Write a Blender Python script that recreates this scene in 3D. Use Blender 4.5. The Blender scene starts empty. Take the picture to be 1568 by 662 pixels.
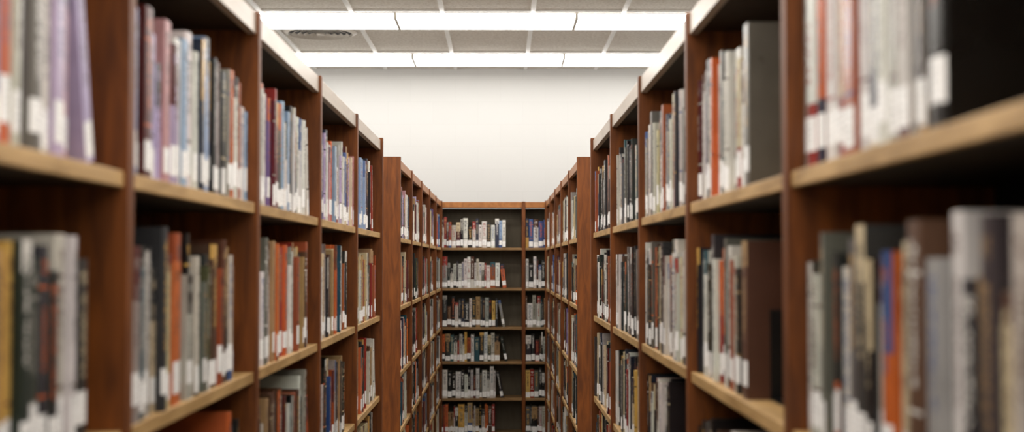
import bpy, math, random
from mathutils import Vector
random.seed(23)

# ------------------------------------------------------------------ helpers
def lin(c):
    out=[]
    for v in c:
        v/=255.0
        out.append(v/12.92 if v<=0.04045 else ((v+0.055)/1.055)**2.4)
    return tuple(out)
def rgba(c): return lin(c)+(1.0,)

def new_mat(name):
    m=bpy.data.materials.new(name); m.use_nodes=True
    nt=m.node_tree; b=nt.nodes["Principled BSDF"]
    return m,nt,b
def N(nt,t,**kw):
    n=nt.nodes.new(t)
    for k,v in kw.items(): setattr(n,k,v)
    return n
def M(nt,op,a,b=None,c=None):
    n=nt.nodes.new('ShaderNodeMath'); n.operation=op
    for i,v in enumerate((a,b,c)):
        if v is None: continue
        if isinstance(v,(int,float)): n.inputs[i].default_value=v
        else: nt.links.new(v,n.inputs[i])
    return n.outputs[0]
def MIX(nt,f,a,b):
    n=nt.nodes.new('ShaderNodeMix'); n.data_type='RGBA'
    for s,v in ((n.inputs[0],f),(n.inputs[6],a),(n.inputs[7],b)):
        if isinstance(v,(int,float)): s.default_value=v
        elif isinstance(v,tuple): s.default_value=v
        else: nt.links.new(v,s)
    return n.outputs[2]

def wood(name,dark,light,scale=(6,6,0.8),rough=0.35,coat=0.0):
    m,nt,b=new_mat(name)
    tc=N(nt,'ShaderNodeTexCoord'); mp=N(nt,'ShaderNodeMapping')
    mp.inputs['Scale'].default_value=scale
    nt.links.new(tc.outputs['Object'],mp.inputs[0])
    n1=N(nt,'ShaderNodeTexNoise'); n1.inputs['Scale'].default_value=9; n1.inputs['Detail'].default_value=6
    n1.inputs['Distortion'].default_value=0.6
    nt.links.new(mp.outputs[0],n1.inputs['Vector'])
    r=N(nt,'ShaderNodeValToRGB'); r.color_ramp.elements[0].position=.3; r.color_ramp.elements[1].position=.7
    r.color_ramp.elements[0].color=rgba(dark); r.color_ramp.elements[1].color=rgba(light)
    nt.links.new(n1.outputs[0],r.inputs[0]); nt.links.new(r.outputs[0],b.inputs['Base Color'])
    b.inputs['Roughness'].default_value=rough
    b.inputs['Coat Weight'].default_value=coat; b.inputs['Coat Roughness'].default_value=.2
    b.inputs['Specular IOR Level'].default_value=.3
    return m

m_post=wood("red_oak_veneer",(84,43,12),(126,69,23),(5,5,.7),.5)
m_shelf=wood("light_oak_shelf",(152,118,70),(200,163,110),(4,.7,4),.45)
m_shelfx=wood("light_oak_shelf_x",(124,94,58),(160,126,84),(.7,4,4),.45)
m_undershade=wood("underside_painted_shade",(36,25,16),(48,34,22),(4,4,4),.6)  # shade beneath the boards, painted in as dark brown
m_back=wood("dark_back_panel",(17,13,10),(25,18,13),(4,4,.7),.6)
m_backgrey=wood("grey_back_panel",(98,90,74),(110,101,84),(4,4,.7),.6)
m_sheen=wood("canopy_edge_painted_sheen",(168,152,136),(188,173,158),(3,.5,3),.3)  # brown edge painted pale for the ceiling lights' reflection
m_canopy=wood("oak_canopy_edge",(140,88,42),(168,110,58),(3,3,3),.4)

def plain(name,c,rough=.5,metal=0,bump=None):
    m,nt,b=new_mat(name)
    tc=N(nt,'ShaderNodeTexCoord'); n=N(nt,'ShaderNodeTexNoise'); n.inputs['Scale'].default_value=bump[0] if bump else 30
    n.inputs['Detail'].default_value=4
    nt.links.new(tc.outputs['Object'],n.inputs['Vector'])
    d=tuple(max(0,v*.9) for v in c)
    nt.links.new(MIX(nt,n.outputs[0],rgba(d),rgba(c)),b.inputs['Base Color'])
    b.inputs['Roughness'].default_value=rough; b.inputs['Metallic'].default_value=metal
    if bump:
        bp=N(nt,'ShaderNodeBump'); bp.inputs['Strength'].default_value=bump[1]; bp.inputs['Distance'].default_value=.004
        nt.links.new(n.outputs[0],bp.inputs['Height']); nt.links.new(bp.outputs[0],b.inputs['Normal'])
    return m
m_metal=plain("black_painted_steel",(24,24,24),.4,.3)
m_white=plain("white_painted_metal",(236,230,220),.45)
m_grid=plain("white_t_bar",(255,255,253),.45)
m_slot=plain("diffuser_dark_slot",(46,43,39),.6)
m_paint=plain("side_wall_paint",(228,226,222),.8,0,(60,.1))
m_carpet=plain("carpet",(140,134,126),.95,0,(250,.6))
m_base=plain("rubber_baseboard",(60,52,46),.6)

# ceiling tile
m_tile,nt,b=new_mat("acoustic_tile")
tc=N(nt,'ShaderNodeTexCoord'); n=N(nt,'ShaderNodeTexNoise'); n.inputs['Scale'].default_value=55; n.inputs['Detail'].default_value=5
nt.links.new(tc.outputs['Object'],n.inputs['Vector'])
r=N(nt,'ShaderNodeValToRGB'); r.color_ramp.elements[0].position=.35; r.color_ramp.elements[1].position=.6
r.color_ramp.elements[0].color=rgba((216,210,200)); r.color_ramp.elements[1].color=rgba((236,232,224))
nt.links.new(n.outputs[0],r.inputs[0]); nt.links.new(r.outputs[0],b.inputs['Base Color']); b.inputs['Roughness'].default_value=.9

# painted block wall
m_block,nt,b=new_mat("painted_block_wall")
tc=N(nt,'ShaderNodeTexCoord'); sx=N(nt,'ShaderNodeSeparateXYZ'); cx=N(nt,'ShaderNodeCombineXYZ')
nt.links.new(tc.outputs['Object'],sx.inputs[0]); nt.links.new(sx.outputs[0],cx.inputs[0]); nt.links.new(sx.outputs[2],cx.inputs[1])
br=N(nt,'ShaderNodeTexBrick'); br.inputs['Scale'].default_value=1; br.inputs['Brick Width'].default_value=.406
br.inputs['Row Height'].default_value=.203; br.inputs['Mortar Size'].default_value=.004; br.inputs['Mortar Smooth'].default_value=.9
br.inputs['Color1'].default_value=rgba((187,187,186)); br.inputs['Color2'].default_value=rgba((186,186,185)); br.inputs['Mortar'].default_value=rgba((183,183,182))
nt.links.new(cx.outputs[0],br.inputs['Vector']); nt.links.new(br.outputs['Color'],b.inputs['Base Color'])
n=N(nt,'ShaderNodeTexNoise'); n.inputs['Scale'].default_value=70; nt.links.new(tc.outputs['Object'],n.inputs['Vector'])
h=M(nt,'ADD',M(nt,'MULTIPLY',br.outputs['Fac'],-.6),M(nt,'MULTIPLY',n.outputs[0],.35))
bp=N(nt,'ShaderNodeBump'); bp.inputs['Strength'].default_value=.08; bp.inputs['Distance'].default_value=.002
nt.links.new(h,bp.inputs['Height']); nt.links.new(bp.outputs[0],b.inputs['Normal']); b.inputs['Roughness'].default_value=.75

# fluorescent lens
m_lens=bpy.data.materials.new("fluorescent_lens"); m_lens.use_nodes=True; nt=m_lens.node_tree
for q in list(nt.nodes): nt.nodes.remove(q)
em=N(nt,'ShaderNodeEmission'); em.inputs[0].default_value=(1.0,.955,.895,1); em.inputs[1].default_value=9.3
o=N(nt,'ShaderNodeOutputMaterial'); nt.links.new(em.outputs[0],o.inputs[0])

# book cloth/paper covers
m_book,nt,b=new_mat("book_covers")
L=nt.links
a1=N(nt,'ShaderNodeAttribute',attribute_name="cover"); a2=N(nt,'ShaderNodeAttribute',attribute_name="accent")
a3=N(nt,'ShaderNodeAttribute',attribute_name="prm"); uv=N(nt,'ShaderNodeUVMap',uv_map="spine")
s=N(nt,'ShaderNodeSeparateXYZ'); L.new(uv.outputs[0],s.inputs[0]); u,v=s.outputs[0],s.outputs[1]
p=N(nt,'ShaderNodeSeparateXYZ'); L.new(a3.outputs['Vector'],p.inputs[0]); hh,seed,lab=p.outputs
vn=M(nt,'DIVIDE',v,hh)
sp=M(nt,'GREATER_THAN',u,-1)
def rng(x,a,b_): return M(nt,'MULTIPLY',M(nt,'GREATER_THAN',x,a),M(nt,'LESS_THAN',x,b_))
def fr(k,off=0): return M(nt,'FRACT',M(nt,'MULTIPLY_ADD',seed,k,off))
s1,s2,s3,s4=fr(7.13),fr(23.7),fr(61.9),fr(131.3)
cv=N(nt,'ShaderNodeCombineXYZ'); L.new(M(nt,'MULTIPLY_ADD',u,2.6,M(nt,'MULTIPLY',seed,50)),cv.inputs[0]); L.new(M(nt,'MULTIPLY',v,150),cv.inputs[1]); L.new(M(nt,'MULTIPLY',seed,37),cv.inputs[2])
nz=N(nt,'ShaderNodeTexNoise'); nz.inputs['Scale'].default_value=1.6; nz.inputs['Detail'].default_value=1.5; L.new(cv.outputs[0],nz.inputs['Vector'])
txt=M(nt,'MULTIPLY',M(nt,'GREATER_THAN',nz.outputs[0],.5),M(nt,'MULTIPLY',rng(u,.3,.7),rng(vn,M(nt,'MULTIPLY_ADD',s2,.2,.3),M(nt,'MULTIPLY_ADD',s3,.2,.7))))
txt2=M(nt,'MULTIPLY',M(nt,'GREATER_THAN',nz.outputs[0],.5),M(nt,'MULTIPLY',rng(u,.2,.8),rng(vn,.86,.93)))
bandA=M(nt,'MULTIPLY',M(nt,'LESS_THAN',s1,.22),M(nt,'GREATER_THAN',vn,M(nt,'MULTIPLY_ADD',s3,.35,.55)))
bandB=M(nt,'MULTIPLY',M(nt,'GREATER_THAN',s1,.72),M(nt,'ADD',rng(vn,.80,.815),rng(vn,.30,.315)))
bandC=M(nt,'MULTIPLY',rng(s1,.45,.56),M(nt,'LESS_THAN',vn,M(nt,'MULTIPLY_ADD',s4,.25,.12)))
bands=M(nt,'MINIMUM',M(nt,'ADD',M(nt,'ADD',bandA,bandB),bandC),1)
tx=M(nt,'MINIMUM',M(nt,'ADD',txt,txt2),1)
fac=M(nt,'MULTIPLY',sp,M(nt,'ABSOLUTE',M(nt,'SUBTRACT',bands,M(nt,'MULTIPLY',tx,.85))))
tc=N(nt,'ShaderNodeTexCoord'); nw=N(nt,'ShaderNodeTexNoise'); nw.inputs['Scale'].default_value=22; nw.inputs['Detail'].default_value=7; L.new(tc.outputs['Object'],nw.inputs['Vector'])
base=MIX(nt,fac,a1.outputs['Color'],a2.outputs['Color'])
wm=N(nt,'ShaderNodeMix'); wm.data_type='RGBA'; wm.blend_type='MULTIPLY'; wm.inputs[0].default_value=.4
L.new(base,wm.inputs[6]); L.new(nw.outputs[0],wm.inputs[7])
base=wm.outputs[2]
la=M(nt,'MULTIPLY_ADD',s4,.022,.005)
lm=M(nt,'MULTIPLY',M(nt,'MULTIPLY',sp,M(nt,'GREATER_THAN',lab,.5)),M(nt,'MULTIPLY',rng(u,.04,.96),rng(v,la,M(nt,'ADD',la,M(nt,'MULTIPLY_ADD',s2,.014,.038)))))
lt=M(nt,'MULTIPLY',M(nt,'LESS_THAN',M(nt,'FRACT',M(nt,'MULTIPLY',v,130)),.4),M(nt,'MULTIPLY',rng(u,.25,.75),M(nt,'GREATER_THAN',nz.outputs[0],.5)))
labcol=MIX(nt,M(nt,'MULTIPLY',lt,.45),rgba((252,251,249)),rgba((60,60,60)))
fin=MIX(nt,lm,base,labcol)
L.new(fin,b.inputs['Base Color'])
L.new(M(nt,'ADD',M(nt,'MULTIPLY_ADD',s3,.28,.14),M(nt,'MULTIPLY',nw.outputs[0],.16)),b.inputs['Roughness'])
bp=N(nt,'ShaderNodeBump'); bp.inputs['Strength'].default_value=.15; bp.inputs['Distance'].default_value=.002
L.new(nw.outputs[0],bp.inputs['Height']); L.new(bp.outputs[0],b.inputs['Normal'])
m_page=plain("book_pages",(206,192,164),.9)

# ------------------------------------------------------------------ mesh builder
class MB:
    def __init__(s): s.v=[]; s.f=[]; s.m=[]
    def box(s,x0,x1,y0,y1,z0,z1,mi=0):
        b=len(s.v)
        s.v+=[(x0,y0,z0),(x1,y0,z0),(x1,y1,z0),(x0,y1,z0),(x0,y0,z1),(x1,y0,z1),(x1,y1,z1),(x0,y1,z1)]
        for q in ((0,3,2,1),(4,5,6,7),(0,1,5,4),(1,2,6,5),(2,3,7,6),(3,0,4,7)):
            s.f.append(tuple(b+i for i in q)); s.m.append(mi)
    def obj(s,name,mats,bevel=0,loc=None):
        me=bpy.data.meshes.new(name)
        me.from_pydata(s.v,[],s.f)
        for m in mats: me.materials.append(m)
        me.polygons.foreach_set("material_index",s.m); me.update()
        o=bpy.data.objects.new(name,me); bpy.context.collection.objects.link(o)
        if bevel:
            bv=o.modifiers.new("bevel",'BEVEL'); bv.width=bevel; bv.segments=2; bv.limit_method='ANGLE'
        return o

# ------------------------------------------------------------------ constants
CAMZ=1.60
BAY=.93; PT=.030; TOP=2.125; SD=.28
SHELVES=[CAMZ+.124,CAMZ-.230,CAMZ-.572,CAMZ-.872,CAMZ-1.19,CAMZ-1.50]   # shelf top surfaces
ST=.022
XL=-.515; XR=.40

def frame(origin,rdir,odir):
    O=Vector(origin); R=Vector(rdir); Q=Vector(odir)
    return lambda r,u,o: (O.x+R.x*r+Q.x*o, O.y+R.y*r+Q.y*o, u)

def bookcase(name,F,nb,faces_y,top_mat,back_mat,fascia=.045,bay=BAY):
    """F maps local (r along row, u up, o outward) to world; front plane o=0"""
    mb=MB()
    def B(r0,r1,u0,u1,o0,o1,mi):
        a=F(r0,u0,o0); c=F(r1,u1,o1)
        mb.box(min(a[0],c[0]),max(a[0],c[0]),min(a[1],c[1]),max(a[1],c[1]),u0,u1,mi)
    Lr=nb*bay
    for i in range(nb+1):
        e=(i in (0,nb))
        B(i*bay-PT/2,i*bay+PT/2,0,TOP+(.004 if not e else .008),-SD-(.012),.006+(.004 if e else 0),0)
    for i in range(nb):
        r0=i*bay+PT/2; r1=(i+1)*bay-PT/2
        for k,z in enumerate(SHELVES):
            B(r0,r1,z-ST,z,-.012,0,1)                    # oak edge band
            B(r0,r1,z-ST+.004,z,-SD,-.012,1)             # board
            B(r0,r1,z-ST+.001,z-ST+.004,-SD,-.012,4)     # added skin, shade under the board painted dark
        B(r0,r1,0,SHELVES[-1]-ST,-.03,-.012,0)          # kick board
        B(r0,r1,TOP-fascia,TOP,-.018,0,2)               # canopy front edge
        B(r0,r1,TOP-fascia+.008,TOP-.002,-SD,-.018,4)   # canopy board, underside shade painted in
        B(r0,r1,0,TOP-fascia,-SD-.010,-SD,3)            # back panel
    return mb.obj(name,[m_post,m_shelf if faces_y else m_shelfx,top_mat,back_mat,m_undershade],bevel=.0012)

# ------------------------------------------------------------------ books
C={'white':(228,224,216),'offw':(202,196,186),'cream':(214,196,160),'lgrey':(160,156,148),'grey':(104,102,96),'dgrey':(54,53,50),
'black':(20,20,22),'black2':(32,29,28),'dgreen':(36,46,42),'olive':(84,82,60),'navy':(28,36,58),'blue':(56,86,140),'lblue':(146,170,204),
'teal':(42,86,96),'orange':(206,100,46),'dorange':(164,80,38),'red':(156,44,32),'maroon':(86,26,28),'brown':(86,52,32),'tan':(176,142,98),
'yellow':(212,166,84),'purple':(108,88,140),'lilac':(190,174,210),'pink':(204,150,152)}
P_gen={'white':12,'offw':12,'cream':9,'lgrey':8,'grey':8,'dgrey':9,'black':14,'black2':8,'dgreen':7,'olive':3,'navy':6,'blue':3,'lblue':2,'teal':3,'orange':4,'dorange':4,'red':4,'maroon':4,'brown':6,'tan':7,'yellow':2,'purple':1}
P_pastel={'white':16,'offw':9,'lilac':12,'lblue':11,'purple':5,'pink':5,'black':5,'navy':8,'blue':6,'teal':3,'orange':6,'red':5,'maroon':7,'grey':4,'cream':4,'tan':3,'lgrey':4}
P_pale={'white':18,'offw':18,'cream':12,'lgrey':14,'grey':11,'dgrey':6,'tan':6,'orange':3,'red':2,'black':6,'blue':2,'navy':3}
P_warm={'cream':16,'tan':14,'offw':12,'orange':9,'dorange':8,'yellow':7,'red':5,'brown':7,'white':9,'dgrey':6,'black':6,'lgrey':5,'dgreen':3}
P_dark={'black':18,'black2':12,'dgrey':13,'dgreen':8,'navy':8,'grey':10,'brown':6,'maroon':4,'offw':9,'white':8,'dorange':4,'lgrey':6,'teal':2,'orange':1}
P_blue={'blue':14,'lblue':8,'white':12,'navy':6,'teal':4,'offw':6,'orange':3,'red':3,'black':4,'lgrey':4}

class Books:
    def __init__(s):
        s.v=[];s.f=[];s.m=[];s.uv=[];s.c1=[];s.c2=[];s.pr=[]
    def face(s,idx,mi,uvs,c1,c2,pr):
        s.f.append(tuple(idx)); s.m.append(mi); s.uv+=uvs; s.c1.append(c1); s.c2.append(c2); s.pr.append(pr)
    def book(s,F,r,u0,o,t,h,D,c1,c2,lab=True,ang=0,flat=False):
        """spine at outward coord o; ang leans the top toward -r. flat = lying on its side"""
        e=min(.006,t*.16) if random.random()<.6 else .0012
        c=min(.0028,t*.15); tp=.004
        ca,sa=math.cos(ang),math.sin(ang)
        def W(a,b,d):
            if flat: a,b=b,a
            rr=a*ca-b*sa; uu=a*sa+b*ca
            return F(r+rr,u0+uu,o+d)
        prof=[(0,-e),(.14*t,-.28*e),(.5*t,0),(.86*t,-.28*e),(t,-e)]
        outer=prof+[(t,-D),(0,-D)]
        b0=len(s.v)
        for (a,d) in outer: s.v.append(W(a,0,d))
        for (a,d) in outer: s.v.append(W(a,h,d))
        inner=[(t-c,-D),(t-c,-c-e),(c,-c-e),(c,-D)]
        for (a,d) in inner: s.v.append(W(a,h,d))      # 14..17
        for (a,d) in inner: s.v.append(W(a,h-tp,d))   # 18..21
        for (a,d) in ((t-c,-D+tp),(c,-D+tp)): # fore-edge
            s.v.append(W(a,h-tp,d)); s.v.append(W(a,0,d))  # 22,23 / 24,25
        A=(*lin(c1),1); A2=(*lin(c2),1); pr=(h,random.random(),1. if lab else 0.)
        def fc(ix,mi=0,uvs=None):
            if flat: ix=ix[::-1]; uvs=uvs[::-1] if uvs else None
            s.face([b0+i for i in ix],mi,uvs or [(-5.,0.)]*len(ix),A,A2,pr)
        for i in range(4):
            x0=prof[i][0]/t; x1=prof[i+1][0]/t
            fc([i,i+1,i+8,i+7],0,[(x0,0.),(x1,0.),(x1,h),(x0,h)])
        fc([4,5,12,11]); fc([6,0,7,13]); fc([6,5,4,3,2,1,0])
        fc([7,8,9,10,11,12,14,15,16,17,13])
        fc([15,14,18,19]); fc([16,15,19,20]); fc([17,16,20,21])
        fc([20,19,18,21],1); fc([22,24,25,23][::-1],1)
    def obj(s,name):
        me=bpy.data.meshes.new(name); me.from_pydata(s.v,[],s.f)
        me.materials.append(m_book); me.materials.append(m_page); me.materials.append(m_metal)
        me.polygons.foreach_set("material_index",s.m)
        ul=me.uv_layers.new(name="spine"); ul.data.foreach_set("uv",[x for p_ in s.uv for x in p_])
        for nm,dat,ty,key in (("cover",s.c1,'FLOAT_COLOR',"color"),("accent",s.c2,'FLOAT_COLOR',"color"),("prm",s.pr,'FLOAT_VECTOR',"vector")):
            at=me.attributes.new(nm,ty,'FACE'); at.data.foreach_set(key,[x for p_ in dat for x in p_])
        me.update()
        o=bpy.data.objects.new(name,me); bpy.context.collection.objects.link(o); return o
    def bookend(s,F,r,u0):
        def B(r0,r1,ua,ub,oa,ob):
            b0=len(s.v)
            for (x,y,z) in ((r0,ua,oa),(r1,ua,oa),(r1,ua,ob),(r0,ua,ob),(r0,ub,oa),(r1,ub,oa),(r1,ub,ob),(r0,ub,ob)):
                s.v.append(F(x,y,z))
            for q in ((0,3,2,1),(4,5,6,7),(0,1,5,4),(1,2,6,5),(2,3,7,6),(3,0,4,7)):
                s.face([b0+i for i in q[::-1]],2,[(-5.,0.)]*4,(0,0,0,1),(0,0,0,1),(1,0,0))
        B(r,r+.0015,u0,u0+.15,-.17,-.05)
        B(r,r+.09,u0+.0002,u0+.0015,-.17,-.05)

def jit(c,a=9): 
    k=random.uniform(-a,a); return tuple(min(250,max(8,v+k+random.uniform(-5,5))) for v in c)
def pick(P): 
    return random.choices(list(P),weights=list(P.values()))[0]
def accent(n):
    dark=n in('black','black2','dgrey','dgreen','navy','maroon','brown','blue','teal','red','purple','grey','olive')
    return C[random.choice(['white','cream','tan','yellow','lgrey','orange','white'])] if dark else C[random.choice(['black','navy','red','dgrey','maroon','blue','brown','teal'])]

def fill(bk,F,r0,r1,u0,frac,P,hmax,last=None,hbase=None,lean=None,seq=None,stack=False):
    end=r0+(r1-r0)*frac; r=r0+.003; hb=hbase or random.uniform(.236,.256); prev=0; run=0; rc=None
    setb=random.uniform(-.012,-.006); seq=list(seq or [])
    while True:
        t=min(.055,max(.011,random.gauss(.027,.011)))
        if seq: t=min(.046,max(.016,random.gauss(.030,.009)))
        if r+t>r1-.003 and r1-.003-r>.012 and frac>.9: t=r1-.003-r
        if r+t>min(end,r1-.0025): break
        nm=None
        if seq:
            nm=seq.pop(0); run=0
        if run>0: run-=1; nm=rc[0]; h,D,t=rc[1],rc[2],rc[3]*random.uniform(.9,1.1)
        else:
            nm=nm or pick(P); h=min(hmax-.02,.284,max(.182,random.gauss(hb,.023))); D=min(.215,h*random.uniform(.66,.76))
            if random.random()<.06: run=random.randint(1,4); rc=(nm,h,D,t)
        if r+t>r1-.0025: break
        bk.book(F,r,u0,setb+random.uniform(-.012,.005),t,h,D,jit(C[nm]),accent(nm),random.random()<.95)
        r+=t+random.uniform(.0003,.0012); prev=h
    if last:
        nm,h,t=last; 
        bk.book(F,r,u0,setb,t,h,.2,jit(C[nm],3),accent(nm),True); r+=t+.001; prev=h
    space=r1-r
    if space>.27 and not last and (stack or random.random()<.25):
        uu=u0; rr=r+.012
        for _ in range(random.randint(3,5)):
            nm=pick(P); t=random.uniform(.02,.04); h=min(space-.02,random.uniform(.225,.255))
            bk.book(F,rr+random.uniform(0,.006),uu,setb+random.uniform(-.015,.004),t,h,h*.7,jit(C[nm]),accent(nm),True,flat=True)
            uu+=t+.0005
        return r
    if lean is None: lean=space>.12 and random.random()<.45
    if lean and space>.12 and not last:
        a=math.radians(random.uniform(6,14)); nm=pick(P); t=random.uniform(.018,.035); h=prev-random.uniform(.003,.02)
        r+=h*math.sin(a)+.001
        bk.book(F,r,u0+.0005,setb,t,h,h*.7,jit(C[nm]),accent(nm),True,ang=a); r+=t*math.cos(a)
    elif space>.1 and random.random()<.7:
        bk.bookend(F,r+.001,u0)
    return r

def fill_case(bk,F,nb,spec,pal,default,lasts={},skip=(),bay=BAY,hb=None,seqs={},stacks=()):
    for i in range(nb):
        for k,z in enumerate(SHELVES):
            if (k,i) in skip: continue
            up=TOP-.045 if k==0 else SHELVES[k-1]-ST
            fr_=spec.get((k,i)); 
            if fr_ is None: fr_=default()
            fill(bk,F,i*bay+PT/2,(i+1)*bay-PT/2,z,fr_,pal(k,i),up-z,last=lasts.get((k,i)),hbase=hb,seq=seqs.get((k,i)),stack=(k,i) in stacks)

# near left: row runs +Y, faces +X ; 6 bays starting at -0.10
Y1=5.48; n1=6; ys=Y1-n1*BAY
FLn=frame((XL,ys,0),(0,1,0),(1,0,0))
bookcase("library_bookcase",FLn,n1,True,m_sheen,m_back)
bk=Books()
specL={(0,1):.83,(0,2):1,(0,3):.82,(0,4):1,(0,5):.70,(1,1):.92,(1,2):.88,(1,3):.90,(1,4):.88,(1,5):.92,(2,2):.95,(2,3):.86,(2,4):.82,(2,5):.88}
U=lambda n:[pick(P_gen) for _ in range(n)]
seqL={(0,1):U(13)+['maroon','red','lblue','orange','offw','lilac','grey','white','white','lilac','pink','lilac','white'],
(0,2):['dgrey','lblue','maroon','maroon','tan','lilac','lilac','pink','lilac','white','lblue','white','white','navy','lblue','navy','black','lgrey','offw','black','lgrey','orange','white','dorange','lblue','white'],
(0,3):['white','orange','offw','red','lgrey','lilac','white','purple','maroon','red','maroon','red','grey','lblue','white','white','lblue','black','white','offw'],
(0,4):['maroon','lilac','purple','white','lblue','blue','purple','lilac','white','navy','black','pink','white','orange','lblue','white','maroon','white','offw','lilac'],
(1,1):U(11)+['cream','orange','tan','yellow','yellow','dgreen','dgreen','dgrey','black','offw','white','dgreen','grey','dgrey','black','dgreen'],
(1,2):['white','lgrey','teal','dgrey','offw','black2','cream','dgrey','grey','cream','orange','dorange','offw','black','offw','black','grey','olive','dgrey','brown','dorange','brown','black2'],
(1,3):['cream','offw','tan','white','grey','cream','offw','tan','orange','offw','yellow','red','orange','lgrey','white','lgrey','offw'],
(1,4):['offw','lgrey','tan','white','dgrey','cream','teal','lgrey','dgrey','white','brown','tan','cream'],
(1,5):['orange','tan','cream','yellow','tan','offw','cream','tan','dorange','cream','yellow','tan','cream','offw','tan','cream']}
def palL(k,i):
    if k==0: return P_pastel
    if i==5 or (k==1 and i==1): return P_warm
    return P_gen if k!=1 else (P_warm if i==3 else P_gen)
fill_case(bk,FLn,n1,specL,palL,lambda:random.uniform(.8,1),seqs=seqL)
bk.obj("library_books")

# near right: row runs -Y from far end, faces -X ; bay 0 is the farthest
FRn=frame((XR,Y1,0),(0,-1,0),(-1,0,0))
bookcase("library_bookcase",FRn,n1,True,m_sheen,m_back)
bk=Books()
specR={(0,0):1,(0,1):1,(0,2):1,(0,3):.62,(0,4):.60,(1,0):1,(1,1):1,(1,2):1,(1,3):.58,(1,4):1,(2,0):.95,(2,1):.9,(2,2):.55,(2,3):.5}
lastR={(0,3):('grey',.275,.04),(0,4):('black',.30,.045),(1,3):('brown',.265,.05)}
seqR={(0,4):['lgrey','white','orange','white','offw','lgrey','cream','dorange','offw','grey','white','navy','white','lgrey','offw','navy','grey','dgrey'],
(0,3):['maroon','white','purple','offw','black','white','orange','white','cream','white','dgrey','offw','white','lgrey','white','cream'],
(0,2):['offw','white','lgrey','white','grey','offw','white','tan','cream','dgrey','white','offw','dorange','lgrey','navy','white','offw','cream'],
(1,3):['black','grey','white','dgreen','dgrey','white','red','orange','dgrey','grey','white','dorange','offw','black2','cream'],
(1,4):['white','dgrey','offw','orange','grey','dgrey','lgrey','black','white','grey','dgrey','black','offw','orange','cream','cream','brown','lgrey','white','black','black','dgrey','cream','offw','olive','lgrey','dorange','black'],
(1,2):['white','lgrey','dgrey','white','black','offw','grey','dorange','white','black','cream','lgrey','dgrey','offw','white','brown','grey','white']}
def palR(k,i):
    if k==0: return P_pale if i>=2 else P_dark
    if k==1: return P_gen if i>=3 else (P_dark if i!=2 else P_pale)
    if k==2 and i in(2,3): return P_dark
    return P_gen
fill_case(bk,FRn,n1,specR,palR,lambda:random.uniform(.8,1),lastR,seqs=seqR,stacks=((2,2),(2,3)))
bk.obj("library_books")

# far ranges past the cross aisle
Y2=6.46; n2=5
FLf=frame((XL,Y2,0),(0,1,0),(1,0,0))
bookcase("library_bookcase",FLf,n2,True,m_canopy,m_back)
bk=Books(); fill_case(bk,FLf,n2,{},lambda k,i:(P_pastel if k==0 else P_gen),lambda:random.uniform(.85,1)); bk.obj("library_books")
FRf=frame((XR,Y2+n2*BAY,0),(0,-1,0),(-1,0,0))
bookcase("library_bookcase",FRf,n2,True,m_canopy,m_back)
bk=Books(); fill_case(bk,FRf,n2,{},lambda k,i:(P_pale if k==0 else P_gen),lambda:random.uniform(.85,1)); bk.obj("library_books")

# end bookcase across the aisle
YB=Y2+n2*BAY+.06
FB=frame((.205-2*BAY,YB,0),(1,0,0),(0,-1,0))
bookcase("library_bookcase",FB,4,False,m_canopy,m_backgrey,fascia=.05)
bk=Books()
spB={(0,1):.87,(1,1):.81,(2,1):.77,(3,1):.79,(4,1):.76,(5,1):.74}
seqB={(0,1):U(4)+['white','offw','grey','maroon','white','red','maroon','dorange','offw','maroon','black2','white','black','white','navy','white','white','black','white','navy','lblue','white','black','white'],
(1,1):U(4)+['offw','white','white','lgrey','dgreen','white','offw','dgrey','white','lgrey','white','white','brown','white','offw','white','grey','red','white','dorange','white'],
(2,1):U(3)+['white','black','black2','black','brown','black','offw','black','navy','black','white','black','tan','dgreen','black','lgrey','black2','yellow','black'],
(3,1):U(3)+['tan','grey','white','orange','dgrey','teal','white','red','offw','white','yellow','dorange','white','teal','black','white','olive','offw','tan'],
(4,1):U(3)+['white','black','white','black','black2','white','black','white','black','offw','maroon','white','grey','white','offw','white','offw'],
(0,2):['navy','blue','white','blue','blue','teal','white','lblue','blue','white','orange','white'],
(1,2):['white','black','white','dgrey','white','black','lblue','white','black']}
fill_case(bk,FB,4,spB,lambda k,i:({0:P_gen,1:P_pale,2:P_dark,3:P_gen,4:P_dark,5:P_warm}[k] if i==1 else (P_blue if k==0 else P_gen)),lambda:random.uniform(.76,.95),hb=.238,seqs=seqB)
bk.obj("library_books")

# ------------------------------------------------------------------ room
YW=YB+SD+.03; YS=-4.0; WX=3.6; H=CAMZ+1.75
def slab(name,x0,x1,y0,y1,z0,z1,mat):
    mb=MB(); mb.box(x0,x1,y0,y1,z0,z1); return mb.obj(name,[mat])
slab("floor",-WX,WX,YS,YW,-.1,0,m_carpet)
slab("ceiling",-WX,WX,YS,YW,H,H+.1,m_tile)
slab("wall_back",-WX-.1,WX+.1,YW,YW+.1,-.1,H+.1,m_block)
slab("wall_front",-WX-.1,WX+.1,YS-.1,YS,-.1,H+.1,m_paint)
slab("wall_left",-WX-.1,-WX,YS,YW,-.1,H+.1,m_paint)
slab("wall_right",WX,WX+.1,YS,YW,-.1,H+.1,m_paint)
slab("baseboard_back",-WX,WX,YW-.01,YW,0,.1,m_base)
slab("baseboard_left",-WX,-WX+.01,YS,YW,0,.1,m_base)
slab("baseboard_right",WX-.01,WX,YS,YW,0,.1,m_base)

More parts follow.
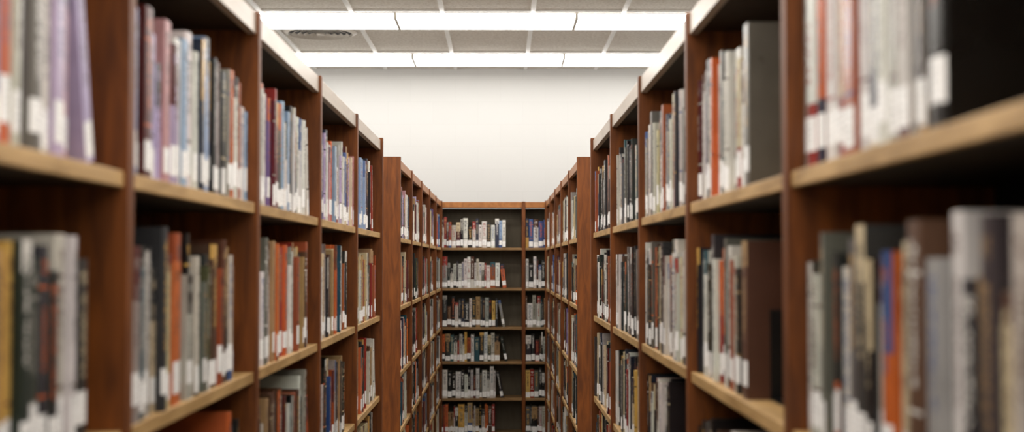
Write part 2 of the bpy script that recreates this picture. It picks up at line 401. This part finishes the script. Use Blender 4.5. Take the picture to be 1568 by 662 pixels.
# light rows: surface mounted fixtures with wrap-around acrylic lens
LW=.45; rows=[10.83-1.75*j for j in range(9)]
LP=1.27; DROP=.05
for yc in rows:
    mb=MB()
    for j in range(-2,3):
        xc=-.10+LP*j; x0=xc-LP/2+.001; x1=xc+LP/2-.001; y0=yc-LW/2; y1=yc+LW/2
        mb.box(x0,x1,y0-.012,y1+.012,H-.014,H-.001,0)     # white metal pan
        for xa,xb in ((x0,x0+.009),(x1-.009,x1)):           # end caps
            mb.box(xa,xb,y0-.001,y1+.001,H-DROP-.001,H-.0135,0)
        prof=[(y0,H-.014),(y0+.008,H-DROP+.010),(y0+.03,H-DROP),(y1-.03,H-DROP),(y1-.008,H-DROP+.010),(y1,H-.014)]
        b0=len(mb.v)
        for (y,z) in prof: mb.v+=[(x0+.009,y,z),(x1-.009,y,z)]
        for k in range(5):
            mb.f.append((b0+2*k,b0+2*k+2,b0+2*k+3,b0+2*k+1)); mb.m.append(1)
    mb.obj("fluorescent_ceiling_light",[m_white,m_lens])

# ceiling T-bar grid
mb=MB()
for j in range(-4,8):
    x=-1.038+.633*j
    if abs(x)<WX-.05: mb.box(x-.016,x+.016,YS,YW,H-.012,H+.001)
for yc in rows:
    for y in (yc-LW/2-.05,yc+LW/2+.05):
        mb.box(-WX,WX,y-.012,y+.012,H-.0125,H+.001)
mb.obj("ceiling_grid",[m_grid])

# round air diffuser: concentric cone rings
mb=MB()
cx_,cy_=-1.37,9.66
def ring(r0,z0,r1,z1,mi,seg=48):
    b0=len(mb.v)
    for k in range(seg):
        a=2*math.pi*k/seg
        mb.v.append((cx_+r0*math.cos(a),cy_+r0*math.sin(a),z0)); mb.v.append((cx_+r1*math.cos(a),cy_+r1*math.sin(a),z1))
    for k in range(seg):
        n_=(k+1)%seg; mb.f.append((b0+2*k,b0+2*k+1,b0+2*n_+1,b0+2*n_)); mb.m.append(mi)
ring(.0,H-.002,.27,H-.002,1)
ring(.28,H-.003,.245,H-.018,0); ring(.245,H-.018,.235,H-.003,0)
for rr in (.195,.15,.105,.06):
    ring(rr+.022,H-.022,rr,H-.006,0); ring(rr+.022,H-.022,rr+.018,H-.022,0)
ring(.03,H-.024,0,H-.024,0); ring(.03,H-.024,.03,H-.004,0)
mb.obj("round_ceiling_vent",[m_white,m_slot])

# ------------------------------------------------------------------ world / camera
w=bpy.data.worlds.new("world"); bpy.context.scene.world=w; w.use_nodes=True
w.node_tree.nodes["Background"].inputs[0].default_value=(.5,.5,.5,1); w.node_tree.nodes["Background"].inputs[1].default_value=.2
cam=bpy.data.cameras.new("camera"); co=bpy.data.objects.new("camera",cam); bpy.context.collection.objects.link(co)
co.location=(0,0,CAMZ); co.rotation_euler=(math.radians(90+2.06),0,math.radians(-.53))
cam.sensor_width=36; cam.lens=36*1950/1568; cam.clip_start=.05
cam.dof.use_dof=True; cam.dof.focus_distance=6.2; cam.dof.aperture_fstop=3.0
bpy.context.scene.camera=co
vs=bpy.context.scene.view_settings
vs.view_transform='Standard'; vs.look='None'; vs.exposure=0; vs.gamma=1
